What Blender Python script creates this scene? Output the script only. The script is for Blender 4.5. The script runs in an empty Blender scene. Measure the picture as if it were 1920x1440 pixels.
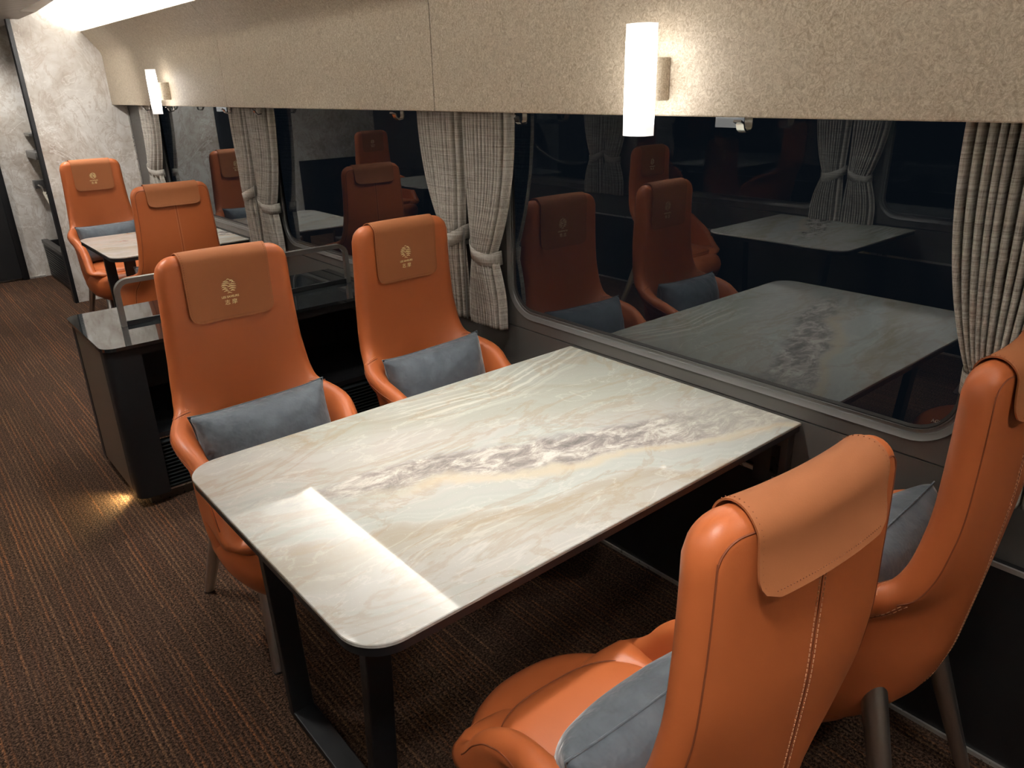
import bpy, bmesh, math, random
from mathutils import Vector, Matrix
C = bpy.context.scene.collection
S = bpy.context.scene
random.seed(7)
PI = math.pi

# ------------------------------------------------------------ camera
cam = bpy.data.objects.new('camera', bpy.data.cameras.new('camera'))
C.objects.link(cam)
CR = ((0.7620, -0.2574, 0.5942), (-0.6472, -0.2707, 0.7127), (-0.0224, -0.9277, -0.3727))
cam.matrix_world = Matrix(((CR[0][0], -CR[0][1], -CR[0][2], 0.0),
                           (CR[1][0], -CR[1][1], -CR[1][2], 0.0),
                           (CR[2][0], -CR[2][1], -CR[2][2], 1.6),
                           (0, 0, 0, 1)))
cam.data.sensor_width = 36
cam.data.lens = 1406 / 1920 * 36
cam.data.clip_start = 0.02
S.camera = cam
S.view_settings.view_transform = 'Standard'
S.view_settings.look = 'None'
S.view_settings.exposure = 0.5
S.view_settings.gamma = 1.0
S.view_settings.use_curve_mapping = False
# ------------------------------------------------------------ night outside
W = bpy.data.worlds.new('night'); S.world = W; W.use_nodes = True
W.node_tree.nodes['Background'].inputs[0].default_value = (0.5, 0.72, 1.0, 1)
W.node_tree.nodes['Background'].inputs[1].default_value = 0.006
# ------------------------------------------------------------ ceiling downlights and added fill spots
def spot(x, y, z, tx, ty, tz, power, size, col=(1, .96, .90), blend=.6, rad=.03):
    l = bpy.data.lights.new('downlight_and_fill', 'SPOT'); l.energy = power; l.spot_size = math.radians(size)
    l.spot_blend = blend; l.color = col; l.shadow_soft_size = rad
    o = bpy.data.objects.new('downlight_and_fill', l); C.objects.link(o)
    o.location = (x, y, z)
    o.rotation_euler = (Vector((tx, ty, tz)) - Vector((x, y, z))).to_track_quat('-Z', 'Y').to_euler()
    return o
for y in (1.37, 5.10):
    spot(1.00, y, 2.09, 1.22, y, .72, 80, 80, blend=1, rad=.05)
for y, e in ((-.5, 30), (2.45, 16), (3.35, 36), (6.3, 40)):
    spot(1.05, y, 2.09, 1.05, y + .02, 0, e, 110, blend=1, rad=.08)  # includes fill spots added to soften shadows on the chairs, no fixtures there
for y in (2.35, 6.3):
    spot(-.42, y, 2.09, -.75, y, .72, 34, 70, blend=.9)
for y in (.2, 2.6, 4.4, 7.3):
    spot(.22, y, 2.09, .12, y, 0, 60, 115, blend=1, rad=.10)
spot(.9, 7.6, 2.09, 1.1, 8.0, .9, 34, 110, blend=.9)  # fill spot added to lift the dark door end, no fixture
spot(.98, 5.75, 2.09, 1.38, 6.9, 1.15, 42, 95, blend=1)  # fill spot added to brighten the marble end wall, no fixture

# ------------------------------------------------------------ helpers
def link(name, me, mat=None, parent=None, smooth=None):
    o = bpy.data.objects.new(name, me); C.objects.link(o)
    if mat is not None:
        me.materials.clear(); me.materials.append(mat)
    if parent is not None: o.parent = parent
    if smooth is not None:
        for p in me.polygons: p.use_smooth = True
        if smooth < 3:
            me.set_sharp_from_angle(angle=smooth)
    return o
def obj(name, bm, mat, parent=None, smooth=None):
    me = bpy.data.meshes.new(name)
    bmesh.ops.recalc_face_normals(bm, faces=bm.faces)
    bm.to_mesh(me); bm.free()
    return link(name, me, mat, parent, smooth)
def thing(name, label, cat, loc=(0, 0, 0), rz=0, group=None):
    o = bpy.data.objects.new(name, None); C.objects.link(o)
    o.location = loc; o.rotation_euler = (0, 0, rz); o.empty_display_size = .1
    o['label'] = label; o['category'] = cat
    if group: o['group'] = group
    return o
def tag(o, label, cat, group=None):
    o['label'] = label; o['category'] = cat
    if group: o['group'] = group
    return o
def struct(o):
    o['kind'] = 'structure'; return o
def copy_tree(o, parent=None):
    c = o.copy(); C.objects.link(c)
    if parent is not None: c.parent = parent
    for ch in list(o.children): copy_tree(ch, c)
    return c
def box(bm, a, b, bevel=0, seg=2):
    r = bmesh.ops.create_cube(bm, size=1)
    vs = r['verts']
    for v in vs:
        v.co = Vector([(a[i] + b[i]) / 2 + v.co[i] * (b[i] - a[i]) for i in range(3)])
    if bevel:
        es = list({e for v in vs for e in v.link_edges})
        bmesh.ops.bevel(bm, geom=es, offset=bevel, segments=seg, profile=.5, affect='EDGES')
def boxo(name, a, b, mat, parent=None, bevel=0, seg=2):
    bm = bmesh.new(); box(bm, a, b, bevel, seg)
    return obj(name, bm, mat, parent, .6 if bevel else None)
def tube(bm, pts, r, n=8, closed=False, caps=True):
    pts = [Vector(p) for p in pts]; N = len(pts)
    rs = r if isinstance(r, (list, tuple)) else [r] * N
    rings = []; up = None
    for i, p in enumerate(pts):
        if closed: t = pts[(i + 1) % N] - pts[i - 1]
        else: t = pts[min(i + 1, N - 1)] - pts[max(i - 1, 0)]
        t.normalize()
        if up is None:
            up = Vector((0, 0, 1)) if abs(t.z) < .9 else Vector((1, 0, 0))
        a = (up - t * up.dot(t))
        if a.length < 1e-6: a = t.orthogonal()
        a.normalize(); up = a; b = t.cross(a)
        rings.append([bm.verts.new(p + (a * math.cos(2 * PI * k / n) + b * math.sin(2 * PI * k / n)) * rs[i]) for k in range(n)])
    M = N if closed else N - 1
    for i in range(M):
        A, B = rings[i], rings[(i + 1) % N]
        for k in range(n):
            bm.faces.new((A[k], A[(k + 1) % n], B[(k + 1) % n], B[k]))
    if caps and not closed:
        bm.faces.new(rings[0]); bm.faces.new(rings[-1][::-1])
def prism(bm, poly, axis, a, b):
    """poly of 2D points extruded along axis from a to b"""
    def P(p, t):
        if axis == 'y': return (p[0], t, p[1])
        if axis == 'x': return (t, p[0], p[1])
        return (p[0], p[1], t)
    A = [bm.verts.new(P(p, a)) for p in poly]; B = [bm.verts.new(P(p, b)) for p in poly]
    n = len(poly)
    bm.faces.new(A); bm.faces.new(B[::-1])
    for i in range(n): bm.faces.new((A[i], B[i], B[(i + 1) % n], A[(i + 1) % n]))
def rrect(x0, y0, x1, y1, rs, seg=10):
    """rounded rectangle, rs = radii at (x0,y0),(x1,y0),(x1,y1),(x0,y1)"""
    if not isinstance(rs, (list, tuple)): rs = [rs] * 4
    out = []
    for (cx, cy, sx, sy, a0), r in zip(((x0, y0, 1, 1, PI), (x1, y0, -1, 1, 1.5 * PI), (x1, y1, -1, -1, 0), (x0, y1, 1, -1, .5 * PI)), rs):
        if r <= 0: out.append((cx, cy)); continue
        for k in range(seg + 1):
            a = a0 + PI / 2 * k / seg
            out.append((cx + sx * r + r * math.cos(a), cy + sy * r + r * math.sin(a)))
    return out
def lerp(tab, x):
    """piecewise smooth table lookup, tab sorted by decreasing or increasing key"""
    t = sorted(tab)
    if x <= t[0][0]: return t[0][1]
    for (a, fa), (b, fb) in zip(t, t[1:]):
        if x <= b: return fa + (fb - fa) * (x - a) / (b - a)
    return t[-1][1]
def smoothtab(tab, n=400, w=.012):
    t = sorted(tab); lo, hi = t[0][0], t[-1][0]
    xs = [lo + (hi - lo) * i / n for i in range(n + 1)]; k = max(1, int(w / ((hi - lo) / n)))
    v = [lerp(tab, x) for x in xs]
    for _ in range(3):
        v = [sum(v[max(0, i - k):i + k + 1]) / len(v[max(0, i - k):i + k + 1]) for i in range(n + 1)]
    def f(x):
        u = (x - lo) / (hi - lo) * n
        if u <= 0: return v[0]
        if u >= n: return v[-1]
        i = int(u); return v[i] + (v[i + 1] - v[i]) * (u - i)
    return f

# ------------------------------------------------------------ materials
class M:
    def __init__(s, name):
        s.m = bpy.data.materials.new(name); s.m.use_nodes = True; s.t = s.m.node_tree
        s.p = s.t.nodes['Principled BSDF']; s.out = s.t.nodes['Material Output']
    def n(s, typ, **kw):
        nd = s.t.nodes.new(typ)
        for k, v in kw.items():
            if k.startswith('i_'):
                key = k[2:]; key = int(key) if key.isdigit() else key.replace('_', ' ')
                s.set(nd.inputs[key], v)
            else: setattr(nd, k, v)
        return nd
    def set(s, inp, v):
        if isinstance(v, bpy.types.NodeSocket): s.t.links.new(v, inp)
        elif isinstance(v, bpy.types.Node): s.t.links.new(v.outputs[0], inp)
        else:
            if isinstance(v, (tuple, list)) and len(v) == 3 and inp.type == 'RGBA': v = (*v, 1)
            inp.default_value = v
    def P(s, **kw):
        for k, v in kw.items(): s.set(s.p.inputs[k.replace('_', ' ')], v)
        return s
    def co(s, kind='Object', scale=(1, 1, 1), rot=(0, 0, 0), loc=(0, 0, 0)):
        tc = s.n('ShaderNodeTexCoord'); mp = s.n('ShaderNodeMapping')
        s.t.links.new(tc.outputs[kind], mp.inputs[0])
        mp.inputs['Scale'].default_value = scale; mp.inputs['Rotation'].default_value = rot; mp.inputs['Location'].default_value = loc
        return mp.outputs[0]
    def noise(s, vec, scale=5, detail=2, rough=.5, dist=0, dims='3D'):
        nd = s.n('ShaderNodeTexNoise', noise_dimensions=dims)
        if dims == '1D': s.set(nd.inputs['W'], vec)
        else: s.set(nd.inputs['Vector'], vec)
        nd.inputs['Scale'].default_value = scale; nd.inputs['Detail'].default_value = detail
        nd.inputs['Roughness'].default_value = rough; nd.inputs['Distortion'].default_value = dist
        return nd.outputs['Fac']
    def math(s, op, a, b=0.0, c=None):
        nd = s.n('ShaderNodeMath', operation=op); s.set(nd.inputs[0], a); s.set(nd.inputs[1], b)
        if c is not None: s.set(nd.inputs[2], c)
        return nd.outputs[0]
    def ramp(s, fac, stops, interp='LINEAR'):
        nd = s.n('ShaderNodeValToRGB'); s.set(nd.inputs[0], fac); cr = nd.color_ramp; cr.interpolation = interp
        while len(cr.elements) < len(stops): cr.elements.new(.5)
        for e, (p, c) in zip(cr.elements, stops):
            e.position = p; e.color = (*c, 1) if len(c) == 3 else c
        return nd.outputs[0]
    def rr(s, v, a, b, c=0., d=1.):
        nd = s.n('ShaderNodeMapRange', interpolation_type='SMOOTHSTEP')
        s.set(nd.inputs[0], v)
        for i, x in enumerate((a, b, c, d)): nd.inputs[i + 1].default_value = x
        return nd.outputs[0]
    def mix(s, f, a, b, mode='MIX'):
        nd = s.n('ShaderNodeMix', data_type='RGBA', blend_type=mode)
        s.set(nd.inputs[0], f); s.set(nd.inputs[6], a); s.set(nd.inputs[7], b)
        return nd.outputs[2]
    def bump(s, h, strength=.3, dist=.002):
        nd = s.n('ShaderNodeBump'); s.set(nd.inputs['Height'], h)
        nd.inputs['Strength'].default_value = strength; nd.inputs['Distance'].default_value = dist
        s.set(s.p.inputs['Normal'], nd.outputs[0]); return s

def plain(name, col, rough=.5, metal=0., **kw):
    m = M(name).P(Base_Color=col, Roughness=rough, Metallic=metal, **kw)
    v = m.co(); f = m.noise(v, 60, 3)
    m.set(m.p.inputs['Roughness'], m.rr(f, .2, .8, max(0, rough - .04), rough + .04))
    return m.m

def mat_leather(name, col, col2, rough=.42):
    m = M(name); v = m.co()
    f = m.noise(v, 3, 3, .6)
    m.P(Base_Color=m.mix(f, col, col2), Roughness=rough, Specular_IOR_Level=.4)
    g = m.noise(v, 420, 2, .6)
    m.bump(g, .12, .001); return m.m
leather = mat_leather('orange_leather', (.50, .134, .040), (.44, .110, .031))
suede = mat_leather('tan_suede', (.36, .120, .040), (.30, .098, .032), .75)
stitch_mat = plain('pale_thread', (.62, .31, .17), .8)
seam_mat = plain('leather_seam', (.20, .048, .014), .7)
gold = plain('gold_foil', (1.0, .84, .44), .35, 0.)
def mat_velvet():
    m = M('slate_velvet'); v = m.co(); f = m.noise(v, 14, 4, .6)
    m.P(Base_Color=m.ramp(f, [(.3, (.075, .092, .110)), (.7, (.120, .142, .165))]), Roughness=.75)
    m.p.inputs['Sheen Weight'].default_value = .5; m.p.inputs['Sheen Roughness'].default_value = .4
    g = m.noise(v, 18, 3, .5); m.bump(g, .55, .02); return m.m
velvet = mat_velvet()
def mat_brushed():
    m = M('brushed_steel'); v = m.co(scale=(60, 60, 2)); f = m.noise(v, 10, 3)
    m.P(Base_Color=(.62, .60, .58), Metallic=1.0, Roughness=m.rr(f, .3, .7, .28, .42)); return m.m
brushed = mat_brushed()
black_metal = plain('black_powder_coat', (.008, .009, .011), .42)
black_matt = plain('black_panel', (.006, .0065, .008), .5)
black_gloss = plain('black_glass_top', (.010, .012, .013), .03, 0., Specular_IOR_Level=.9)
alu = plain('satin_aluminium', (.34, .335, .32), .38, .9)
chrome = plain('chrome_steel', (.75, .75, .74), .16, 1.)
wall_grey = plain('dark_grey_lining', (.080, .076, .071), .36)
wall_low = plain('lower_lining', (.010, .010, .011), .45)
bezel_mat = plain('window_bezel', (.12, .12, .117), .38, .2)
gasket = plain('rubber_gasket', (.012, .012, .013), .5)
trim_light = plain('pale_metal_trim', (.55, .53, .50), .3, .6)
bronze = M('bronze_lacquer').P(Base_Color=(.15, .118, .09), Roughness=.34, Metallic=.35).m
white_cove = plain('white_cove_paint', (.86, .86, .84), .45)
duct_mat = None

def mat_carpet():
    m = M('striped_carpet'); tc = m.n('ShaderNodeTexCoord'); sp = m.n('ShaderNodeSeparateXYZ')
    m.t.links.new(tc.outputs['Object'], sp.inputs[0]); X, Y = sp.outputs[0], sp.outputs[1]
    v = tc.outputs['Object']
    wob = m.noise(v, 9, 2); pile = m.noise(v, 150, 4, .8)
    xs = m.math('ADD', X, m.math('MULTIPLY', wob, .006))
    q = m.math('DIVIDE', xs, .0168)
    idx = m.math('FLOOR', q); fr = m.math('FRACT', q)
    wn = m.n('ShaderNodeTexWhiteNoise', noise_dimensions='1D'); m.set(wn.inputs['W'], idx)
    # yarns start and stop along the stripe
    seg = m.math('FLOOR', m.math('ADD', m.math('MULTIPLY', Y, 2.6), m.math('MULTIPLY', wn.outputs[0], 7)))
    cb = m.n('ShaderNodeCombineXYZ'); m.set(cb.inputs[0], idx); m.set(cb.inputs[1], seg)
    w2 = m.n('ShaderNodeTexWhiteNoise', noise_dimensions='2D'); m.set(w2.inputs['Vector'], cb.outputs[0])
    amp = m.math('MULTIPLY', m.rr(w2.outputs[0], .05, .95, .18, 1.0), m.rr(wn.outputs[0], 0, 1, .55, 1.0))
    line = m.rr(m.math('ABSOLUTE', m.math('SUBTRACT', m.math('ADD', fr, m.math('MULTIPLY', m.math('SUBTRACT', pile, .5), .8)), .5)), .06, .32, 1, 0)
    cell = m.noise(m.co(scale=(210, 120, 1)), 1, 2, .6)
    line = m.math('MULTIPLY', m.math('MULTIPLY', line, amp), m.rr(cell, .36, .64, .15, 1.1))
    patch = m.noise(m.co(scale=(4, 1.4, 1)), 1.2, 2, .5)
    line = m.math('MULTIPLY', line, m.rr(patch, .3, .7, .6, 1.1))
    hue = m.noise(m.co(scale=(30, 1.0, 1)), 1, 2)
    lc = m.mix(m.rr(hue, .4, .6), (.31, .165, .085), (.38, .150, .058))
    base = m.mix(m.rr(pile, .38, .62), (.020, .011, .007), (.115, .068, .045))
    base = m.mix(m.rr(patch, .35, .65, 0, .35), base, (.085, .048, .036))
    col = m.mix(line, base, lc)
    col = m.mix(1.0, col, m.ramp(pile, [(.36, (.30, .30, .30)), (.5, (.78, .78, .78)), (.62, (1.45, 1.45, 1.45))]), 'MULTIPLY')
    m.P(Base_Color=col, Roughness=.95, Specular_IOR_Level=.1)
    m.bump(pile, .9, .008); return m.m
carpet = mat_carpet()

def mat_panel():
    m = M('washi_fibre_panel'); v = m.co(scale=(1, 1, 1))
    a = m.noise(v, 62, 5, .65, 2.2); b = m.noise(v, 170, 3, .6, 2.5)
    s_ = m.math('ADD', m.math('MULTIPLY', a, .65), m.math('MULTIPLY', b, .35))
    m.P(Base_Color=m.ramp(s_, [(.37, (.33, .26, .182)), (.5, (.49, .415, .315)), (.62, (.66, .59, .475))]), Roughness=.55)
    m.bump(s_, .15, .001); return m.m
panel_mat = mat_panel()

def mat_wallmarble():
    m = M('cream_marble_wall'); v = m.co()
    a = m.noise(v, 2.2, 8, .62, .9); b = m.noise(v, 9, 6, .6, 1.2)
    s_ = m.math('ADD', m.math('MULTIPLY', a, .6), m.math('MULTIPLY', b, .4))
    col = m.ramp(s_, [(.36, (.36, .30, .25)), (.46, (.53, .49, .44)), (.55, (.63, .60, .56)), (.68, (.74, .72, .69))])
    vd = m.co(scale=(1.1, 1.1, 1.1), rot=(0, .9, .3)); w = m.noise(vd, 2.4, 5, .6, .8)
    vein = m.rr(m.math('ABSOLUTE', m.math('SUBTRACT', w, .5)), .0, .012, .45, 0)
    col = m.mix(vein, col, (.82, .80, .77))
    w2 = m.noise(m.co(scale=(2, 2, 1), rot=(0, .6, 0)), 3.1, 6, .65, 1.5)
    v2 = m.rr(m.math('ABSOLUTE', m.math('SUBTRACT', w2, .5)), .0, .03, .5, 0)
    col = m.mix(v2, col, (.38, .30, .24))
    m.P(Base_Color=col, Roughness=.35); return m.m
marble_wall = mat_wallmarble()

def mat_tabletop():
    m = M('onyx_marble_top'); tc = m.n('ShaderNodeTexCoord'); sp = m.n('ShaderNodeSeparateXYZ')
    m.t.links.new(tc.outputs['Object'], sp.inputs[0]); X, Y = sp.outputs[0], sp.outputs[1]
    v = tc.outputs['Object']
    # distance to the dark vein that runs diagonally from aisle to window
    d0 = m.math('SUBTRACT', Y, m.math('SUBTRACT', .62, m.math('MULTIPLY', X, .37)))
    warp = m.math('SUBTRACT', m.noise(v, 3.0, 3, .55), .5)
    warp2 = m.math('SUBTRACT', m.noise(v, 13, 5, .65, .4), .5)
    d = m.math('ADD', d0, m.math('ADD', m.math('MULTIPLY', warp, .22), m.math('MULTIPLY', warp2, .05)))
    # broad sediment bands
    bw = m.math('ADD', m.math('MULTIPLY', d, 4.2), m.math('MULTIPLY', m.noise(v, 1.7, 3, .5, .6), 2.2))
    b1 = m.noise(bw, 1.25, 5, .55, 0, '1D')
    cream = m.ramp(b1, [(.30, (.37, .32, .245)), (.40, (.43, .41, .36)), (.50, (.475, .465, .435)), (.60, (.43, .445, .41)), (.72, (.55, .555, .525))])
    # cool olive grey region towards the far window corner
    reg = m.rr(m.math('ADD', d, m.math('MULTIPLY', X, .12)), .22, .42)
    cream = m.mix(m.math('MULTIPLY', reg, .6), cream, (.36, .375, .315))
    # concentric arcs near the far edge
    ax = m.math('SUBTRACT', X, .80); ay = m.math('SUBTRACT', Y, 1.32)
    rad = m.math('SQRT', m.math('ADD', m.math('MULTIPLY', ax, m.math('MULTIPLY', ax, .42)), m.math('MULTIPLY', ay, ay)))
    rad = m.math('ADD', rad, m.math('MULTIPLY', warp, .10))
    arcs = m.noise(rad, 46, 3, .6, 0, '1D')
    am = m.math('MULTIPLY', m.rr(m.math('ABSOLUTE', m.math('SUBTRACT', rad, .55)), .05, .13, 1, 0), m.rr(arcs, .45, .62))
    cream = m.mix(m.math('MULTIPLY', m.math('MULTIPLY', am, m.rr(X, .45, .75)), .6), cream, (.66, .64, .57))
    # fine thin contour veins
    w = m.noise(m.co(scale=(1, 2.6, 1), rot=(0, 0, .36)), 2.6, 6, .6, .7)
    tv = m.rr(m.math('ABSOLUTE', m.math('SUBTRACT', w, .5)), 0, .016, .25, 0)
    cream = m.mix(tv, cream, (.68, .66, .60))
    w3 = m.noise(m.co(scale=(1, 2.2, 1), rot=(0, 0, .36), loc=(3, 1, 0)), 2.0, 7, .62, .9)
    tv3 = m.rr(m.math('ABSOLUTE', m.math('SUBTRACT', w3, .5)), 0, .035, .35, 0)
    cream = m.mix(tv3, cream, (.36, .27, .17))
    # the rough grey-brown vein
    wd = m.math('ADD', .035, m.math('MULTIPLY', X, .052))
    vm = m.rr(m.math('SUBTRACT', m.math('ABSOLUTE', d), wd), -.03, .022, 1, 0)
    foam = m.noise(m.co(scale=(1, 2.0, 1), rot=(0, 0, .38)), 11, 12, .78, .55)
    fc = m.ramp(foam, [(.34, (.15, .135, .13)), (.46, (.29, .26, .245)), (.52, (.42, .38, .34)), (.60, (.64, .61, .56))])
    # window end of the vein is lighter and greener
    fc = m.mix(m.math('MULTIPLY', m.rr(X, .95, 1.3), .5), fc, (.50, .50, .43))
    vm = m.math('MULTIPLY', vm, m.rr(X, .02, .35, .15, .92))
    col = m.mix(vm, cream, fc)
    # golden rim on the near side of the vein
    gm = m.math('MULTIPLY', m.rr(m.math('ABSOLUTE', m.math('ADD', d, m.math('ADD', wd, .015))), 0, .035, 1, 0), m.rr(X, .2, .5))
    col = m.mix(m.math('MULTIPLY', gm, .45), col, (.62, .49, .31))
    # tiny pale specks
    sp_ = m.noise(v, 260, 1, .5); col = m.mix(m.rr(sp_, .70, .78, 0, .35), col, (.8, .78, .74))
    m.P(Base_Color=col, Roughness=.035, Specular_IOR_Level=.6)
    m.p.inputs['Coat Weight'].default_value = .3; m.p.inputs['Coat Roughness'].default_value = .05
    return m.m
onyx = mat_tabletop()

def mat_curtain():
    m = M('linen_curtain')
    h = m.noise(m.co(scale=(6, 6, 380)), 1, 3, .6); g = m.noise(m.co(scale=(420, 420, 30)), 1, 2, .6)
    s_ = m.math('ADD', m.math('MULTIPLY', h, .6), m.math('MULTIPLY', g, .4))
    m.P(Base_Color=m.ramp(s_, [(.34, (.19, .168, .145)), (.5, (.38, .355, .315)), (.66, (.54, .515, .47))]), Roughness=.9, Specular_IOR_Level=.15)
    m.bump(s_, .4, .002); return m.m
linen = mat_curtain()

def mat_glass():
    m = M('night_window_glass'); t = m.t
    t.nodes.remove(m.p)
    fr = m.n('ShaderNodeFresnel'); fr.inputs[0].default_value = 2.3
    tr = m.n('ShaderNodeBsdfTransparent'); tr.inputs[0].default_value = (.55, .6, .65, 1)
    gl = m.n('ShaderNodeBsdfGlossy'); gl.inputs['Roughness'].default_value = .0; gl.inputs['Color'].default_value = (.92, .97, 1, 1)
    mx = m.n('ShaderNodeMixShader'); m.set(mx.inputs[0], fr.outputs[0]); m.set(mx.inputs[1], tr.outputs[0]); m.set(mx.inputs[2], gl.outputs[0])
    m.set(m.out.inputs[0], mx.outputs[0]); return m.m
glass_mat = mat_glass()

def mat_louver():
    m = M('ribbed_ceiling'); tc = m.n('ShaderNodeTexCoord'); sp = m.n('ShaderNodeSeparateXYZ')
    m.t.links.new(tc.outputs['Object'], sp.inputs[0])
    f = m.math('FRACT', m.math('MULTIPLY', sp.outputs[1], 22))
    l = m.rr(m.math('ABSOLUTE', m.math('SUBTRACT', f, .5)), .1, .25)
    m.P(Base_Color=m.mix(l, (.10, .075, .055), (.36, .30, .24)), Roughness=.5); return m.m
louver = mat_louver()

def emis(name, col, st):
    m = M(name); m.P(Base_Color=(.8, .8, .8)); m.set(m.p.inputs['Emission Color'], (*col, 1)); m.p.inputs['Emission Strength'].default_value = st
    return m
def mat_lamp():
    m = emis('lamp_diffuser', (1, .97, .93), 1)
    tc = m.n('ShaderNodeTexCoord'); sp = m.n('ShaderNodeSeparateXYZ'); m.t.links.new(tc.outputs['Object'], sp.inputs[0])
    a = m.math('ABSOLUTE', sp.outputs[2])       # the tube is brightest where its bulb sits, ends glow less
    m.set(m.p.inputs['Emission Strength'], m.rr(a, .075, .112, 9.0, .60)); return m.m
lamp_mat = mat_lamp()
strip_mat = emis('cove_light_strip', (1, .97, .92), 100).m
strip_dim = emis('cove_light_strip_aisle', (1, .95, .88), 42).m
foot_mat = emis('foot_light', (1, .82, .40), 14).m
down_mat = emis('downlight_lens', (1, .88, .74), 12).m
print('materials done')

# ------------------------------------------------------------ room shell
XR, XL, Y0, Y1 = 1.80, -1.20, -1.6, 8.2
struct(boxo('floor', (XL - .1, Y0 - .1, -.05), (XR + .1, Y1 + .1, 0), carpet))
struct(boxo('wall_back', (XL - .1, Y0 - .06, 0), (XR + .1, Y0, 2.5), marble_wall))

def window_wall(side):
    """side=+1 the window wall in view, -1 the one across the aisle (mirrored in the glass)"""
    mx = lambda x: x if side > 0 else (XL + XR) - x
    nm = 'right' if side > 0 else 'left'
    def P(name, a, b, mat, parent=None, bevel=0):
        xs = sorted((mx(a[0]), mx(b[0])))
        return boxo(name, (xs[0], a[1], a[2]), (xs[1], b[1], b[2]), mat, parent, bevel)
    struct(P('wall_' + nm, (1.80, Y0, .545), (1.84, Y1, .722), wall_grey))
    struct(P('wall_' + nm, (1.775, Y0, 0), (1.84, Y1, .545), wall_low))
    struct(P('trim_1', (1.7735, Y0, .535), (1.78, Y1, .547), trim_light))
    struct(P('baseboard_' + nm, (1.768, Y0, 0), (1.7745, Y1, .012), trim_light))
    struct(P('wall_' + nm, (1.80, Y0, 1.60), (1.84, Y1, 2.5), white_cove))
    # upper lining with rounded window openings
    bm = bmesh.new(); th = .03
    zlo, zhi = .726, 1.60
    ypil = [-1.67 + 2.01 * k for k in range(6)]
    wins = []
    for a in ypil:
        b = a + 2.01
        y0, y1 = max(a, Y0), min(b, Y1)
        if side > 0 and y0 > 6.9: break
        outer = [(y0, zlo), (y1, zlo), (y1, zhi), (y0, zhi)]
        hole = None
        if b - .17 < Y1 and a + .19 > Y0:
            hole = rrect(a + .18, .766, b - .185, 1.575, .135)
            wins.append((a + .18, b - .185))
        vo = [bm.verts.new((mx(1.80), p[0], p[1])) for p in outer]
        es = [bm.edges.new((vo[i], vo[(i + 1) % 4])) for i in range(4)]
        if hole:
            vh = [bm.verts.new((mx(1.80), p[0], p[1])) for p in hole]
            es += [bm.edges.new((vh[i], vh[(i + 1) % len(vh)])) for i in range(len(vh))]
        bmesh.ops.triangle_fill(bm, edges=es, use_beauty=True, use_dissolve=False)
    geo = bmesh.ops.extrude_face_region(bm, geom=list(bm.faces))
    for v in [g for g in geo['geom'] if isinstance(g, bmesh.types.BMVert)]: v.co.x += th * side
    struct(obj('wall_' + nm, bm, wall_grey))
    # windows
    out = []
    for k, (a, b) in enumerate(wins):
        w = bpy.data.objects.new('window_%d' % (len(ALLWIN) + 1), None); C.objects.link(w); struct(w); ALLWIN.append(w)
        # bezel: profile swept around rounded rectangle
        prof = [(0, -.001), (.0015, -.005), (.003, -.004), (.017, .000), (.019, .0040), (.0265, .0040), (.0275, .0010), (.0295, .0010), (.0300, .0060)]
        bm = bmesh.new(); rings = []
        for (ins, dx) in prof:
            pts = rrect(a + ins, .766 + ins, b - ins, 1.575 - ins, .135 - ins)
            rings.append([bm.verts.new((mx(1.80 + dx), p[0], p[1])) for p in pts])
        for A, B in zip(rings, rings[1:]):
            n = len(A)
            for i in range(n): bm.faces.new((A[i], A[(i + 1) % n], B[(i + 1) % n], B[i]))
        obj('window_frame', bm, bezel_mat, w, .5)
        bm = bmesh.new(); rings = []
        for ins, dx in ((.0300, .0035), (.033, .0030), (.040, .0055), (.040, .0065)):
            pts = rrect(a + ins, .766 + ins, b - ins, 1.575 - ins, .135 - ins)
            rings.append([bm.verts.new((mx(1.80 + dx), p[0], p[1])) for p in pts])
        for A, B in zip(rings, rings[1:]):
            n = len(A)
            for i in range(n): bm.faces.new((A[i], A[(i + 1) % n], B[(i + 1) % n], B[i]))
        obj('gasket', bm, gasket, w, .5)
        bm = bmesh.new()
        vs = [bm.verts.new((mx(1.806), p[0], p[1])) for p in rrect(a + .03, .796, b - .03, 1.545, .105)]
        bm.faces.new(vs)
        obj('glass_pane', bm, glass_mat, w)
        out.append((a, b, w))
    # leaning light panels above the windows: three lengths with fine joints
    prof = [(1.800, 1.512), (1.693, 1.508), (1.690, 1.511), (1.690, 1.850)]
    for k in range(1, 7):
        t = k / 6; ang = t * .62
        prof.append((1.690 - .10 * (1 - math.cos(ang)), 1.850 + .10 * math.sin(ang)))
    prof += [(1.578, 2.030), (1.572, 2.034), (1.582, 2.040)]
    inner = [(1.590, 2.036), (1.699, 1.880), (1.704, 1.850), (1.704, 1.525), (1.800, 1.525)]
    poly = [(mx(x), z) for x, z in prof + inner]
    cuts = [Y0, .40, 2.434, 4.475, 6.9] if side > 0 else [Y0, .40, 2.434, 4.475, 6.5, Y1]
    for a, b in zip(cuts, cuts[1:]):
        bm = bmesh.new(); prism(bm, poly, 'y', a + .002, b - .002)
        struct(obj('trim_2', bm, panel_mat, None, .35))
        bm = bmesh.new(); prism(bm, [(x + .0018 * side, z - .0008) for x, z in poly], 'y', b - .0022, b + .0022)
        struct(obj('trim_6', bm, gasket))  # dark filler added in the joint to block leaking cove light
    bm = bmesh.new(); prism(bm, [(mx(x), z) for x, z in ((1.70, 1.53), (1.80, 1.53), (1.80, 1.90), (1.72, 1.90))], 'y', Y0, cuts[-1])
    struct(obj('trim_3', bm, wall_low))
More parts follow.
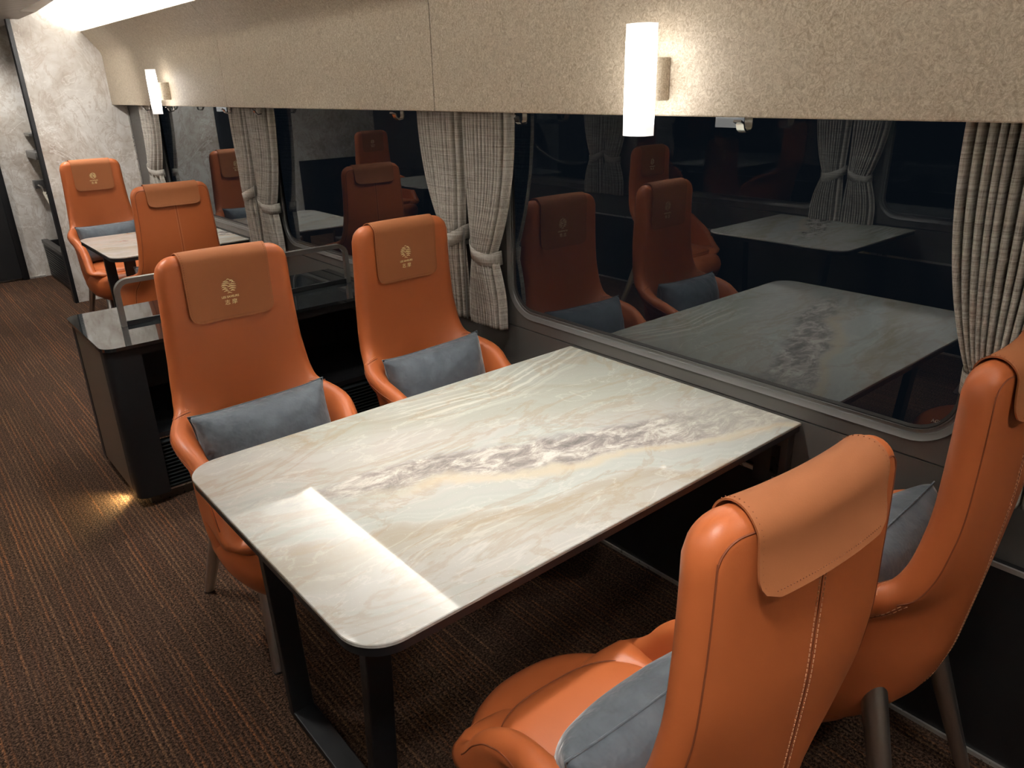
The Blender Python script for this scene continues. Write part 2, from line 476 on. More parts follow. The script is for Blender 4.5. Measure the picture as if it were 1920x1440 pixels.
    # white cove above
    arc = [(.96, 2.235), (1.05, 2.235), (1.18, 2.225), (1.32, 2.205), (1.38, 2.196), (1.45, 2.183), (1.53, 2.155), (1.60, 2.112), (1.66, 2.062), (1.72, 1.995), (1.765, 1.93), (1.80, 1.87)]
    arc2 = [(1.86, 1.87), (1.86, 2.3), (.96, 2.3)]
    bm = bmesh.new(); prism(bm, [(mx(x), z) for x, z in arc + arc2], 'y', Y0, Y1)
    struct(obj('ceiling', bm, white_cove, None, .6))
    bm = bmesh.new(); box(bm, (min(mx(1.594), mx(1.616)), Y0 + .02, 2.0335), (max(mx(1.594), mx(1.616)), cuts[-1] - .02, 2.0385))
    o = obj('light_strip', bm, strip_mat if side > 0 else strip_dim)
    tag(o, ('glowing strip hidden behind the beige panels above the near windows' if side > 0 else 'glowing strip hidden behind the panels across the aisle'), 'light')
    return out
ALLWIN = []
wr = window_wall(1)
wl = window_wall(-1)
# dropped centre ceiling
bm = bmesh.new(); prism(bm, [(1.08, 2.245), (1.08, 2.107), (-.48, 2.107), (-.48, 2.245), (-.48, 2.3), (1.08, 2.3)], 'y', Y0, 6.25)
struct(obj('ceiling', bm, louver))
bm = bmesh.new(); prism(bm, [(1.32, 2.19), (1.185, 2.107), (-.585, 2.107), (-.74, 2.205), (-.74, 2.3), (1.32, 2.3)], 'y', 6.25, Y1)
struct(obj('ceiling', bm, louver))
# end walls
struct(boxo('wall_far', (1.125, 6.9, 0), (1.86, 6.945, 2.3), marble_wall))
struct(boxo('trim_4', (1.100, 6.885, 0), (1.127, 6.955, 2.3), black_metal))
struct(boxo('wall_far', (XL - .1, 8.2, 0), (XR + .1, 8.26, 2.5), marble_wall))
struct(boxo('wall_far', (XL - .1, 8.185, 0), (-.20, 8.2, .84), wall_low))
struct(boxo('trim_5', (1.7905, 6.885, .726), (1.7995, 6.8985, 1.50), trim_light))

# black door at the end of the aisle
d = bpy.data.objects.new('door_1', None); C.objects.link(d); struct(d)
boxo('door_leaf', (.16, 8.165, .02), (.93, 8.2, 2.05), black_matt, d)
boxo('door_frame', (.93, 8.150, 0), (.985, 8.2, 2.105), black_metal, d, .003)
boxo('door_frame', (.10, 8.150, 0), (.16, 8.2, 2.105), black_metal, d, .003)
boxo('threshold', (.985, 8.175, 0), (1.12, 8.2, .014), trim_light, d)
# AGC glass mark
def textmesh(name, body, size, mat, parent, matrix, extrude=.0002, sx=1):
    cu = bpy.data.curves.new(name, 'FONT'); cu.body = body; cu.size = size; cu.align_x = 'CENTER'; cu.align_y = 'CENTER'; cu.extrude = extrude; cu.offset = size * .02 if body.isascii() else 0
    tmp = bpy.data.objects.new(name, cu); C.objects.link(tmp)
    dg = bpy.context.evaluated_depsgraph_get()
    me = bpy.data.meshes.new_from_object(tmp.evaluated_get(dg)); bpy.data.objects.remove(tmp)
    me.transform(Matrix.Diagonal((sx, 1, 1, 1))); me.transform(matrix)
    return link(name, me, mat, parent)
near_win = [w for w in wr if w[0] < 1 < w[1]][0]
textmesh('glass_mark', 'AGC', .012, trim_light, near_win[2], Matrix(((0, 0, -1, 1.8050), (-1, 0, 0, .592), (0, 1, 0, .830), (0, 0, 0, 1))))
print('shell done')

# ------------------------------------------------------------ vent box and shelf behind the partition
vb = thing('vent_box', 'low black open-topped box with ribbed side by the far marble wall', 'box', (1.165, 7.2, 0))
bm = bmesh.new()
box(bm, (0, 0, .01), (.03, .98, .33), .003); box(bm, (.03, 0, .01), (.60, .03, .33)); box(bm, (.03, .95, .01), (.60, .98, .33)); box(bm, (.03, .03, .01), (.6, .95, .22))
obj('body', bm, black_matt, vb)
bm = bmesh.new(); box(bm, (-.008, -.008, .31), (.045, .985, .345), .004)
obj('rim', bm, plain('box_rim', (.035, .034, .033), .35), vb)
bm = bmesh.new()
for k in range(10): box(bm, (-.006, .06, .05 + k * .024), (.0, .92, .062 + k * .024))
obj('grille', bm, black_metal, vb)
sh = boxo('wall_shelf', (1.21, 7.75, 1.075), (1.36, 8.19, 1.135), plain('shelf_grey', (.16, .155, .15), .4), None, .004)
tag(sh, 'small grey shelf on the far marble wall, highest item beside the black pole', 'shelf')
dk = boxo('door_stop_block', (1.23, 7.95, 1.26), (1.32, 8.19, 1.285), alu, None, .004)
tag(dk, 'small rounded grey catch on far marble wall above the shelf', 'catch')
rp = thing('rope_barrier', 'twisted cream rope hooked to dark bracket on the far wall', 'rope', (1.25, 8.14, .84))
boxo('bracket', (-.045, -.03, -.035), (.16, .06, .035), plain('bracket_grey', (.10, .10, .10), .3, .6), rp, .004)
bm = bmesh.new(); tube(bm, [(-.02, -.045, 0), (0, -.06, -.02), (.01, -.07, -.07)], .010, 8); obj('hook', bm, chrome, rp, .8)
bm = bmesh.new()
for ph in (0, 2 * PI / 3, 4 * PI / 3):
    pts = []
    for k in range(70):
        t = k / 69; c = Vector((.01 + .02 * t, -.07 - 1.08 * t, -.07 - .10 * t - .60 * (t * (1 - t)) * .9))
        pts.append(c + Vector((math.cos(ph + t * 60), 0, math.sin(ph + t * 60))) * .009)
    tube(bm, pts, .0085, 6)
obj('rope', bm, plain('cream_rope', (.50, .46, .38), .8), rp, 3.2)

# ------------------------------------------------------------ dining table
def rounded_slab(bm, x0, y0, x1, y1, r, z0, z1, bev=.0015):
    pts = rrect(x0, y0, x1, y1, (r, 0, 0, r), 14)
    lo = [(p, z) for z in (z0, z1 - bev) for p in [pts]]
    rings = []
    for z, ins in ((z0, 0), (z1 - bev, 0), (z1, bev)):
        q = rrect(x0 + ins, y0 + ins, x1 - ins, y1 - ins, (r - ins, 0, 0, r - ins), 14)
        rings.append([bm.verts.new((p[0], p[1], z)) for p in q])
    for A, B in zip(rings, rings[1:]):
        n = len(A)
        for i in range(n): bm.faces.new((A[i], A[(i + 1) % n], B[(i + 1) % n], B[i]))
    bm.faces.new(rings[0][::-1]); bm.faces.new(rings[-1])
def make_table(label, x0, y0, L, Wd, flip=False, r=.085):
    t = thing('dining_table', label, 'table', (x0, y0, 0), PI if flip else 0)
    bm = bmesh.new(); rounded_slab(bm, 0, 0, L, Wd, r, .7125, .72); obj('table_top', bm, onyx, t, .5)
    bm = bmesh.new(); rounded_slab(bm, .003, .003, L, Wd - .003, r - .003, .692, .7123); obj('sub_top', bm, black_metal, t, .5)
    ya, yb = Wd * .5 - .215, Wd * .5 + .255
    for yy, sp in ((ya, -.050), (yb - .03, .055)):
        bm = bmesh.new(); box(bm, (.098, yy, .012), (.158, yy + .03, .692), .003)
        for v in bm.verts: v.co.y += sp * v.co.z / .692
        obj('leg', bm, black_metal, t)
    bm = bmesh.new(); box(bm, (.098, ya, .0), (.158, yb, .022), .003); obj('foot_bar', bm, black_metal, t)
    return t
make_table('large marbled stone table with rounded corners, nearest in the foreground', .432, .920, 1.362, .898)
make_table('smaller marbled table with the two far chairs by the end wall', .985, 4.71, .806, .84)
make_table('marbled table across the aisle, seen only mirrored in the big window', -.31, 2.80, .865, .90, True)
make_table('far marbled table across the aisle, seen only mirrored in the second window', -.31, 6.80, .865, .90, True)
# socket box under the near table
so = thing('power_outlet', 'small dark power outlet on the wall under the near table corner', 'outlet', (1.785, .985, .60))
boxo('housing', (-.02, -.05, -.085), (.014, .05, .085), plain('outlet_housing', (.028, .026, .024), .4), so, .003)
boxo('socket', (-.0215, -.03, -.045), (-.0195, -.005, .045), plain('socket_black', (.003, .003, .003), .3), so)
for z in (-.06, .06): boxo('screw', (-.0215, -.021, z - .004), (-.0195, -.013, z + .004), alu, so)

# ------------------------------------------------------------ dining chair
ZT = 1.158
YC = smoothtab([(ZT, -.222), (1.05, -.226), (.87, -.228), (.68, -.214), (.5, -.192), (.40, -.165), (.32, -.115), (.26, -.06), (.22, -.02)], w=.02)
KAP = smoothtab([(ZT, 1.0), (.9, 1.1), (.78, 1.4), (.72, 2.0), (.69, 2.9), (.65, 4.0), (.60, 4.4), (.55, 4.5), (.45, 4.5), (.38, 4.55), (.32, 4.8), (.27, 6.0), (.22, 9.)], w=.015)
SS = smoothtab([(ZT, .197), (1.1, .198), (.98, .202), (.85, .210), (.76, .221), (.722, .231), (.705, .245), (.692, .280), (.678, .33), (.66, .38), (.64, .412), (.61, .458), (.575, .496), (.54, .522), (.50, .542), (.46, .570), (.43, .62), (.40, .70), (.37, .80), (.22, .9)], w=.007)
RC = .055
def s_half(z):
    s = SS(z); k = KAP(z)
    if k * s > PI: s = PI / k
    if z > ZT - RC:
        q = z - (ZT - RC); s = s - RC + math.sqrt(max(RC * RC - q * q, 0))
    return s
def mid(s, z):
    k = KAP(z); cap = 1.53 if z > .45 else 1.53 + (PI - 1.53) * min(1, (.45 - z) / .07)
    a = abs(s); sg = 1 if s >= 0 else -1
    sc = cap / k
    if a <= sc: x = math.sin(k * a) / k; y = (1 - math.cos(k * a)) / k
    else:
        x = math.sin(cap) / k + math.cos(cap) * (a - sc); y = (1 - math.cos(cap)) / k + math.sin(cap) * (a - sc)
    return Vector((sg * x, YC(z) + y, z))
def nrm(s, z):
    e = .004
    zz = min(max(z, .225), ZT - .002)
    a = mid(s + e, zz) - mid(s - e, zz); b = mid(s, zz + e) - mid(s, zz - e)
    n = a.cross(b); n.normalize()        # points to the back (-y at s=0)
    return n
TH = .058
def half_th(s, z):
    S_ = s_half(z); sl = (s_half(min(z + .004, ZT)) - s_half(z - .004)) / .008 if z < ZT - RC else 0
    d1 = (S_ - abs(s)) / math.sqrt(1 + min(sl * sl, 30))
    d2 = ZT - z; b = .030
    if z > ZT - RC:                      # distance to the rounded corner
        c = SS(z) - RC
        if abs(s) > c: d1 = RC - math.hypot(abs(s) - c, z - (ZT - RC)); d2 = 9
        else: d1 = 9
    if z < .40: d1 = 9
    d3 = (z - .22)
    d = max(0, min(d1, d2, d3))
    u = min(d / b, 1)
    return TH / 2 * math.sqrt(max(0, 1 - (1 - u) ** 2))
def surf(s, z, side, off=0.):
    """side=-1 front (towards the sitter), +1 outer back"""
    n = nrm(s, z); h = half_th(s, z)
    ln = 1.0
    # padding: front is a little fuller in the middle of the back rest
    return mid(s, z) + n * (side * (h + off))
def zrows():
    zs = []
    z = ZT
    k = 0
    for k in range(9): zs.append(ZT - .03 * (1 - math.cos(k / 8 * PI / 2)))
    z = ZT - .03
    while z > .78: z -= .02; zs.append(z)
    while z > .44: z -= .0085; zs.append(z)
    while z > .26: z -= .015; zs.append(z)
    for k in range(1, 6): zs.append(.25 - .03 * k / 5)
    return [x for x in zs if x >= .2199] + [.22]
def make_shell_mesh():
    bm = bmesh.new(); zs = zrows(); NU = 56
    F, B = [], []
    for z in zs:
        S_ = max(s_half(z), .002); fr, bk = [], []
        for j in range(NU + 1):
            e = math.sin((j / NU - .5) * PI); e = .55 * e + .45 * (2 * j / NU - 1) if False else e
            s = S_ * e
            f = surf(s, z, -1); b = surf(s, z, 1)
            fr.append(bm.verts.new(f))
            bk.append(bm.verts.new(b))
        F.append(fr); B.append(bk)
    for G in (F, B):
        for r0, r1 in zip(G, G[1:]):
            for j in range(NU): bm.faces.new((r0[j], r0[j + 1], r1[j + 1], r1[j]))
    for (f0, f1, b0, b1) in zip(F, F[1:], B, B[1:]):
        for j in (0, NU): bm.faces.new((f0[j], f1[j], b1[j], b0[j]))
    for j in range(NU):
        bm.faces.new((F[0][j], F[0][j + 1], B[0][j + 1], B[0][j])); bm.faces.new((F[-1][j], F[-1][j + 1], B[-1][j + 1], B[-1][j]))
    bmesh.ops.remove_doubles(bm, verts=bm.verts, dist=.0006)
    bmesh.ops.dissolve_degenerate(bm, edges=bm.edges, dist=.0003)
    return bm
def seam_line(bm, pts, r=.0014):
    tube(bm, pts, r, 5)
def dash_line(bm, fn, L, n, r=.0008, duty=.62):
    for k in range(n):
        a = (k + .5 - duty / 2) / n; b = (k + .5 + duty / 2) / n
        tube(bm, [fn(a), fn((a + b) / 2), fn(b)], r, 4)

def build_chair():
    root = thing('dining_chair', '', 'chair')
    obj('shell', make_shell_mesh(), leather, root, 3.2)
    # seat cushion: rounded, tucked into the shell and bulging over its front
    NA = 72
    def loft(prof, outline, name, parent):
        bm = bmesh.new(); rings = []
        for q, z in prof[1:-1]:
            rings.append([bm.verts.new((*outline(2 * PI * k / NA, q), z)) for k in range(NA)])
        cen = bm.verts.new((*outline(0, 0), prof[0][1])); bot = bm.verts.new((*outline(0, 0), prof[-1][1]))
        for k in range(NA):
            bm.faces.new((cen, rings[0][k], rings[0][(k + 1) % NA])); bm.faces.new((bot, rings[-1][(k + 1) % NA], rings[-1][k]))
        for A, B in zip(rings, rings[1:]):
            for k in range(NA): bm.faces.new((A[k], A[(k + 1) % NA], B[(k + 1) % NA], B[k]))
        return obj(name, bm, leather, parent, 3.2)
    def sup(a, ex): c, s_ = math.cos(a), math.sin(a); return math.copysign(abs(c) ** (2 / ex), c), math.copysign(abs(s_) ** (2 / ex), s_)
    def lip_outline(a, q):
        c, s_ = sup(a, 2.4)
        return (.246 * c * q, .080 + (.318 if s_ > 0 else .20) * s_ * q)
    seat = loft([(0, .440), (.5, .440), (.8, .438), (.88, .432), (.94, .418), (.98, .396), (1.0, .370), (.99, .340), (.95, .305), (.86, .270), (.7, .245), (0, .235)], lip_outline, 'seat', root)
    def pad_outline(a, q):
        c, s_ = sup(a, 3.4)
        # nearly straight front edge that bows a little
        return (.205 * c * q, .05 + ((.228 + .010 * math.cos(c * 1.5)) if s_ > 0 else .19) * s_ * q)
    pad = loft([(0, .478), (.4, .477), (.7, .474), (.86, .470), (.93, .464), (.975, .454), (1.0, .440), (.99, .425), (0, .425)], pad_outline, 'seat_pad', root)
    bm = bmesh.new(); pr = [Vector((*pad_outline(2 * PI * k / NA, .965), .4575)) for k in range(NA)]
    tube(bm, pr, .0012, 5, closed=True)
    obj('seam', bm, seam_mat, pad)
    # outer seams
    bm = bmesh.new()
    for sg in (-1, 1):
        pts = []
        for k in range(60):
            z = (ZT - .045) - (ZT - .045 - .705) * k / 59
            pts.append(surf(sg * (s_half(z) - .020), z, 1, .0002))
        c0 = []
        for k in range(12):            # over the rounded top corner
            a = k / 12 * PI / 2
            c0.append(surf(sg * (SS(1.13) - RC + (RC - .02) * math.sin(a)), ZT - RC + (RC - .02) * math.cos(a), 1, .0002))
        seam_line(bm, c0 + pts)
        # from the waist down the arm
        pts = [surf(sg * (.215 + .05 * math.sin(min(1, k / 18) * PI / 2)), .705 - .37 * k / 40, 1, .0002) for k in range(41)]
        seam_line(bm, pts)
        # across the waist at the front edge
        pts = [surf(sg * (s_half(.697) - .003 - .05 * k / 14), .697 - .004 * k / 14, -1, .0002) for k in range(15)]
        seam_line(bm, pts, .0016)
        # arm rim seam on the outer side
        pts = []
        for k in range(60):
            z = .69 - .20 * k / 59
            pts.append(surf(sg * (s_half(z) - .016), z, 1, .0002))
        seam_line(bm, pts)
    top = [surf((SS(1.13) - RC) * (1 - 2 * k / 20), ZT - .02, 1, .0002) for k in range(21)]
    seam_line(bm, top)
    pts = [surf(0, ZT - .02 - (.86) * k / 60, 1, .0001) for k in range(61)]
    seam_line(bm, pts, .0012)
    obj('seam', bm, seam_mat, root)
    bm = bmesh.new()
    for off in (-.006, .006):
        dash_line(bm, lambda t: surf(off, 1.06 - .74 * t, 1, .0008), 1, 92)
    obj('stitching', bm, stitch_mat, root)
    for sg in (-1, 1):
        bm = bmesh.new()
        for off in (-.005, .006):
            dash_line(bm, lambda t: surf(sg * (.215 + off + .05 * math.sin(min(1, t / .45) * PI / 2)), .705 - .37 * t, 1, .0008), 1, 50)
        obj('stitching', bm, stitch_mat, root)
        bm = bmesh.new()
        for off in (0, .010):
            dash_line(bm, lambda t: surf(sg * (s_half(.697) - .003 - .05 * t), .702 - off, -1, .0006), 1, 7)
        obj('stitching', bm, stitch_mat, root)
    # legs
    for sg in (-1, 1):
        for top, foot in (((.140 * sg, -.120, .455), (.212 * sg, -.262, .0)), ((.13 * sg, .13, .30), (.178 * sg, .262, .0))):
            bm = bmesh.new(); T, Fo = Vector(top), Vector(foot)
            pts = [T + (Fo - T) * (k / 10) for k in range(11)]
            rs = [.0285 - .0125 * k / 10 for k in range(11)]
            tube(bm, pts, rs, 24)
            for v in bm.verts:
                if v.co.z < .006: v.co.z = .0
            leg = obj('leg', bm, brushed, root, .9)
            bm = bmesh.new(); tube(bm, [Fo + Vector((0, 0, 0)), Fo + Vector((0, 0, .004))], .0165, 18); obj('foot_pad', bm, black_metal, leg)
    # headrest cover draped over the top
    HWc = .132
    def cover_path(s):
        path = []
        zb = ZT - .205
        for k in range(26): path.append((surf(s, zb + (ZT - .030 - zb) * k / 25, -1), 0))
        for k in range(1, 8): path.append((surf(s, ZT - .03 * (1 - math.sin(k / 8 * PI / 2)), -1), 0))
        for k in range(0, 8): path.append((surf(s, ZT - .03 * (1 - math.cos(k / 8 * PI / 2)), 1), 0))
        for k in range(0, 10): path.append((surf(s, ZT - .03 - (.075) * k / 9, 1), 0))
        return [p[0] for p in path]
    def cover_off(i, N):
        t = i / (N - 1)
        f = .0045
        if t < .30: f += .006 * (1 - t / .30) ** 2
        if t > .85: f += .010 * ((t - .85) / .15) ** 2
        return f
    def cover_grid(extra, hw=HWc, ns=28):
        rows = []
        for j in range(ns + 1):
            s = hw * (2 * j / ns - 1); pth = cover_path(s); N = len(pth); row = []
            for i in range(N):
                a = pth[max(0, i - 1)]; b = pth[min(N - 1, i + 1)]; t = (b - a).normalized()
                n = t.cross(Vector((1, 0, 0))).normalized()
                row.append(pth[i] + n * (cover_off(i, N) + extra))
            rows.append(row)
        return rows
    def shape_x(rows, i, j, ns, N, rad=.032, hw=HWc):
        # pull rows in at the four corners
        p0 = rows[ns // 2]
        d = 0
        def arclen(a, b): return sum((p0[q + 1] - p0[q]).length for q in range(a, b))
        da = arclen(0, i); db = arclen(i, N - 1)
        dd = min(da, db)
        u = 2 * j / ns - 1
        m_ = hw
        if dd < rad: m_ = hw - rad + math.sqrt(max(0, rad * rad - (rad - dd) ** 2))
        m_ -= .004 * math.sin(min(1, db / .1) * PI) if db < .1 else 0
        return u * m_ / hw
    def cover_surface(extra):
        rows = cover_grid(extra); ns = len(rows) - 1; N = len(rows[0]); out = []
        for j in range(ns + 1):
            r = []
            for i in range(N):
                u = shape_x(rows, i, j, ns, N); q = (u + 1) / 2 * ns; a = int(min(q, ns - 1)); f = q - a
                r.append(rows[a][i].lerp(rows[a + 1][i], f))
            out.append(r)
        return out
    A = cover_surface(0); Bq = cover_surface(.0028)
    bm = bmesh.new(); ns = len(A) - 1; N = len(A[0])
    VA = [[bm.verts.new(p) for p in r] for r in A]; VB = [[bm.verts.new(p) for p in r] for r in Bq]
    for V in (VA, VB):
        for j in range(ns):
            for i in range(N - 1): bm.faces.new((V[j][i], V[j + 1][i], V[j + 1][i + 1], V[j][i + 1]))
    for j in range(ns):
        for i in (0, N - 1): bm.faces.new((VA[j][i], VA[j + 1][i], VB[j + 1][i], VB[j][i]))
    for i in range(N - 1):
        for j in (0, ns): bm.faces.new((VA[j][i], VA[j][i + 1], VB[j][i + 1], VB[j][i]))
    cover = obj('headrest_cover', bm, suede, root, 1.0)
    # stitching holes round the cover edge
    bm = bmesh.new()
    def inset_pt(j, i, k=.94):
        c = Bq[ns // 2][i]; p = Bq[j][i]; q = c + (p - c) * k; q.y = p.y * .5 + c.y * .5 if False else q.y
        return q
    edge = [Bq[j][0] for j in range(0)]
    left = [Bq[0][i] for i in range(1, N - 1)]; right = [Bq[ns][i] for i in range(1, N - 1)]
    for side_pts, sx in ((left, 1), (right, -1)):
        dens = []
        for a, b in zip(side_pts, side_pts[1:]):
            L = (b - a).length; m_ = max(1, round(L / .006))
            for q in range(m_): dens.append(a.lerp(b, q / m_))
        for q in dens[1:-1]:
            c = q + Vector((sx * .006, 0, 0)); bmesh.ops.create_icosphere(bm, subdivisions=1, radius=.0011, matrix=Matrix.Translation(c))
    for i in (1, N - 2):
        for k in range(-20, 21):
            q = (k / 20 * .86 + 1) / 2 * ns; a = int(min(q, ns - 1)); p = Bq[a][i].lerp(Bq[a + 1][i], q - a)
            bmesh.ops.create_icosphere(bm, subdivisions=1, radius=.0011, matrix=Matrix.Translation(p))
    obj('stitching', bm, plain('cover_thread', (.20, .06, .022), .8), cover)
    # golden emblem and lettering on the front
    def frame(z):
        i = min(range(26), key=lambda q: abs(Bq[ns // 2][q].z - z)); p = Bq[ns // 2][i]; t = (Bq[ns // 2][i + 1] - Bq[ns // 2][i - 1]).normalized()
        n = Vector((1, 0, 0)).cross(t).normalized()
        # viewer's right when looking at the front (facing +y side) is -x
        xx = Vector((-1, 0, 0)); nn = xx.cross(t).normalized()
        o_ = Vector((0, p.y + (z - p.z) * t.y / t.z, z)) + nn * .0010
        return Matrix(((xx.x, t.x, nn.x, o_.x), (xx.y, t.y, nn.y, o_.y), (xx.z, t.z, nn.z, o_.z), (0, 0, 0, 1)))
    bm = bmesh.new(); Rr = .0225; Fm = frame(1.050)
    strokes = [(-.22, .30, .93, .075), (-.70, .06, .70, .085), (.16, .70, .72, .13), (-.88, .22, .46, .10), (.34, .90, .48, .085), (-.98, -.08, .20, .13), (.02, .97, .22, .09),
               (-.97, -.30, -.06, .09), (-.22, .98, -.04, .12), (-.93, -.14, -.32, .12), (-.02, .92, -.32, .11), (-.72, .02, -.60, .085), (.14, .76, -.60, .12), (-.30, .34, -.88, .075)]
    for (xa, xb, yc, h) in strokes:
        n_ = 12; up, dn = [], []
        for k in range(n_ + 1):
            t = k / n_; x = xa + (xb - xa) * t; wv = .06 * math.sin((t - .1) * PI * 1.6)
            hh = 1.25 * h * math.sin(PI * min(max(t, .04), .96)) ** .5
            up.append(bm.verts.new(Fm @ Vector((x * Rr, (yc + wv + hh * .55) * Rr, 0)))); dn.append(bm.verts.new(Fm @ Vector((x * Rr, (yc + wv - hh * .55) * Rr, 0))))
        for k in range(n_): bm.faces.new((dn[k], dn[k + 1], up[k + 1], up[k]))
    obj('emblem', bm, gold, cover)
    textmesh('lettering', 'LES SAVEURS', .0092, gold, cover, frame(1.0185))
    textmesh('lettering', '志 摩', .0168, gold, cover, frame(1.0015))
    return root
chair0 = build_chair()
print('chair verts', sum(len(c.data.vertices) for c in chair0.children))

def build_pillow():
    bm = bmesh.new(); NX, NZ = 44, 26; hw, hh, th = .212, .128, .086
    top, botm = [], []
    for i in range(NX + 1):
        ra, rb = [], []
        for j in range(NZ + 1):
            u, v = 2 * i / NX - 1, 2 * j / NZ - 1
            x = hw * u * (1 - .05 * (1 - v * v) * abs(u) ** 3); z = hh * v * (1 - .11 * (1 - u * u) ** 1 * abs(v) ** 3 * -0.0 - .10 * (1 - abs(u) ** 2) * 0)
            z = hh * v * (1 - .07 * (1 - u ** 4) ) if True else z
            x = hw * u * (1 - .05 * (1 - v ** 4))
            t = th * ((1 - abs(u) ** 2.8) ** .46) * ((1 - abs(v) ** 2.5) ** .46)
            wr_ = .006 * math.sin(9 * u + 3 * v) * (abs(u) ** 3) * (1 - v * v) + .004 * math.sin(14 * v + 5 * u) * abs(u) ** 4 * (1 - abs(u))*3
            ra.append(bm.verts.new((x, t + wr_ * (t / th), z)))
            rb.append(ra[-1] if (i in (0, NX) or j in (0, NZ)) else bm.verts.new((x, -t + wr_ * (t / th), z)))
        top.append(ra); botm.append(rb)
    for i in range(NX):
        for j in range(NZ):
            bm.faces.new((top[i][j], top[i + 1][j], top[i + 1][j + 1], top[i][j + 1]))
            bm.faces.new((botm[i][j + 1], botm[i + 1][j + 1], botm[i + 1][j], botm[i][j]))
    edge = [top[i][0].co.copy() for i in range(NX)] + [top[NX][j].co.copy() for j in range(NZ)] + [top[i][NZ].co.copy() for i in range(NX, 0, -1)] + [top[0][j].co.copy() for j in range(NZ, 0, -1)]
    p = obj('throw_pillow', bm, velvet, None, 3.2)
    tag(p, '', 'pillow', None)
    bm = bmesh.new(); tube(bm, edge, .0022, 6, closed=True); obj('piping', bm, velvet, p, 3.2)
    return p
pil0 = build_pillow()

used = {'c': False, 'p': False}
def place_chair(x, y, rz, label):
    """x, y = seat centre; rz = 0 faces +y"""
    c = chair0 if not used['c'] else copy_tree(chair0); used['c'] = True
    c.location = (x, y, 0); c.rotation_euler = (0, 0, rz); c['label'] = label; c['group'] = 'orange leather dining chairs'
    return c
def place_pillow(ch, dx, label, tilt=.20, roll=0., dy=-.038, z=.606, yaw=0):
    p = pil0 if not used['p'] else copy_tree(pil0); used['p'] = True
    m = Matrix.Translation(ch.location) @ Matrix.Rotation(ch.rotation_euler.z, 4, 'Z') @ Matrix.Translation((dx, dy, z)) @ Matrix.Rotation(yaw, 4, 'Z') @ Matrix.Rotation(tilt, 4, 'X') @ Matrix.Rotation(roll, 4, 'Y')
    p.matrix_world = m; p['label'] = label; p['group'] = 'slate blue lumbar pillows'
R = math.radians
N1 = place_chair(.762, 2.055, PI + R(-2), 'orange leather chair in front of the black console, aisle side of the near table')
N2 = place_chair(1.425, 2.085, PI + R(2), 'orange leather chair beside the gathered curtain, window side of the near table')
S1 = place_chair(.795, .600, R(-4), 'orange leather chair seen from behind at the near table, nearest the aisle')
S2 = place_chair(1.475, .590, R(2), 'orange leather chair at the right edge of the photo, its side turned to us')
F1 = place_chair(1.285, 5.97, PI + R(0), 'farthest orange chair, against the marble end wall and facing us')
F2 = place_chair(1.205, 4.385, R(2), 'orange chair seen squarely from behind, just beyond the console')
O1 = place_chair(-.77, 3.43, PI, 'orange chair across the aisle facing us, mirrored in the big window')
O2 = place_chair(-.76, 1.05, 0, 'orange chair across the aisle whose arm is mirrored at the big window right edge')
O3 = place_chair(-.66, 7.15, PI, 'orange chair across the aisle mirrored farthest left in the second window')
place_pillow(N1, 0, 'slate blue pillow on the chair in front of the black console', roll=R(2))
place_pillow(N2, 0, 'slate blue pillow on the chair beside the gathered curtain', roll=R(1))
place_pillow(S1, -.045, 'slate blue pillow on the seat of the nearest foreground chair', roll=R(0), yaw=R(2))
place_pillow(S2, 0, 'slate blue pillow mostly hidden behind the foreground chair back at right', roll=R(-2))
place_pillow(F1, 0, 'slate blue pillow on the farthest chair by the marble wall', roll=R(1))
place_pillow(F2, 0, 'slate blue pillow in the back-turned far chair, seen only in the window mirror', roll=R(1))
print('chairs done')

# ------------------------------------------------------------ service console between the two tables
co = thing('service_console', 'low dark console with glossy black top and grab rail behind the near chairs', 'console', (.53, 3.03, 0))
cw, cd, chh = 1.262, .63, .70
bm = bmesh.new(); prism(bm, rrect(0, 0, cw, cd, (.055, 0, 0, .055), 10), 'z', chh - .014, chh); obj('top', bm, black_gloss, co, .5)
# body: aisle end skin in bronze, front frame in black
bm = bmesh.new(); prism(bm, rrect(.012, .05, .05, cd - .055, .004, 2), 'z', .055, chh - .014); obj('side_panel', bm, bronze, co)
for nm_, ya, yb, r4 in (('front_post', .012, .10, (.045, 0, 0, 0)), ('rear_post', cd - .10, cd - .012, (0, 0, 0, .045))):
    bm = bmesh.new(); prism(bm, rrect(.010, ya, .135, yb, r4, 8), 'z', .045, chh - .014); obj(nm_, bm, black_matt, co, .5)
boxo('shelf', (.05, .03, .285), (cw, cd - .02, .305), black_matt, co)
boxo('back_panel', (.05, cd - .03, .045), (cw, cd - .014, chh - .014), black_matt, co)
boxo('partition', (.66, .03, .305), (.68, cd - .03, chh - .014), black_matt, co)
boxo('top_rail', (.135, .018, chh - .05), (cw, .05, chh - .014), black_matt, co)
boxo('plinth', (.06, .045, .0), (cw, cd - .06, .045), plain('plinth_metal', (.10, .085, .07), .3, .6), co)
bm = bmesh.new(); box(bm, (.135, .028, .045), (cw, .05, .052)); obj('edge_strip', bm, trim_light, co)
bm = bmesh.new()
for k in range(13):
    z = .062 + k * .0165
    v = [bm.verts.new(p) for p in ((.14, .022, z), (cw, .022, z), (cw, .045, z + .009), (.14, .045, z + .009), (.14, .022, z + .004), (cw, .022, z + .004), (cw, .045, z + .013), (.14, .045, z + .013))]
    for f in ((0, 1, 2, 3), (4, 5, 6, 7), (0, 1, 5, 4), (2, 3, 7, 6)): bm.faces.new([v[q] for q in f])
obj('vent_grille', bm, plain('vent_black', (.012, .016, .018), .35), co)
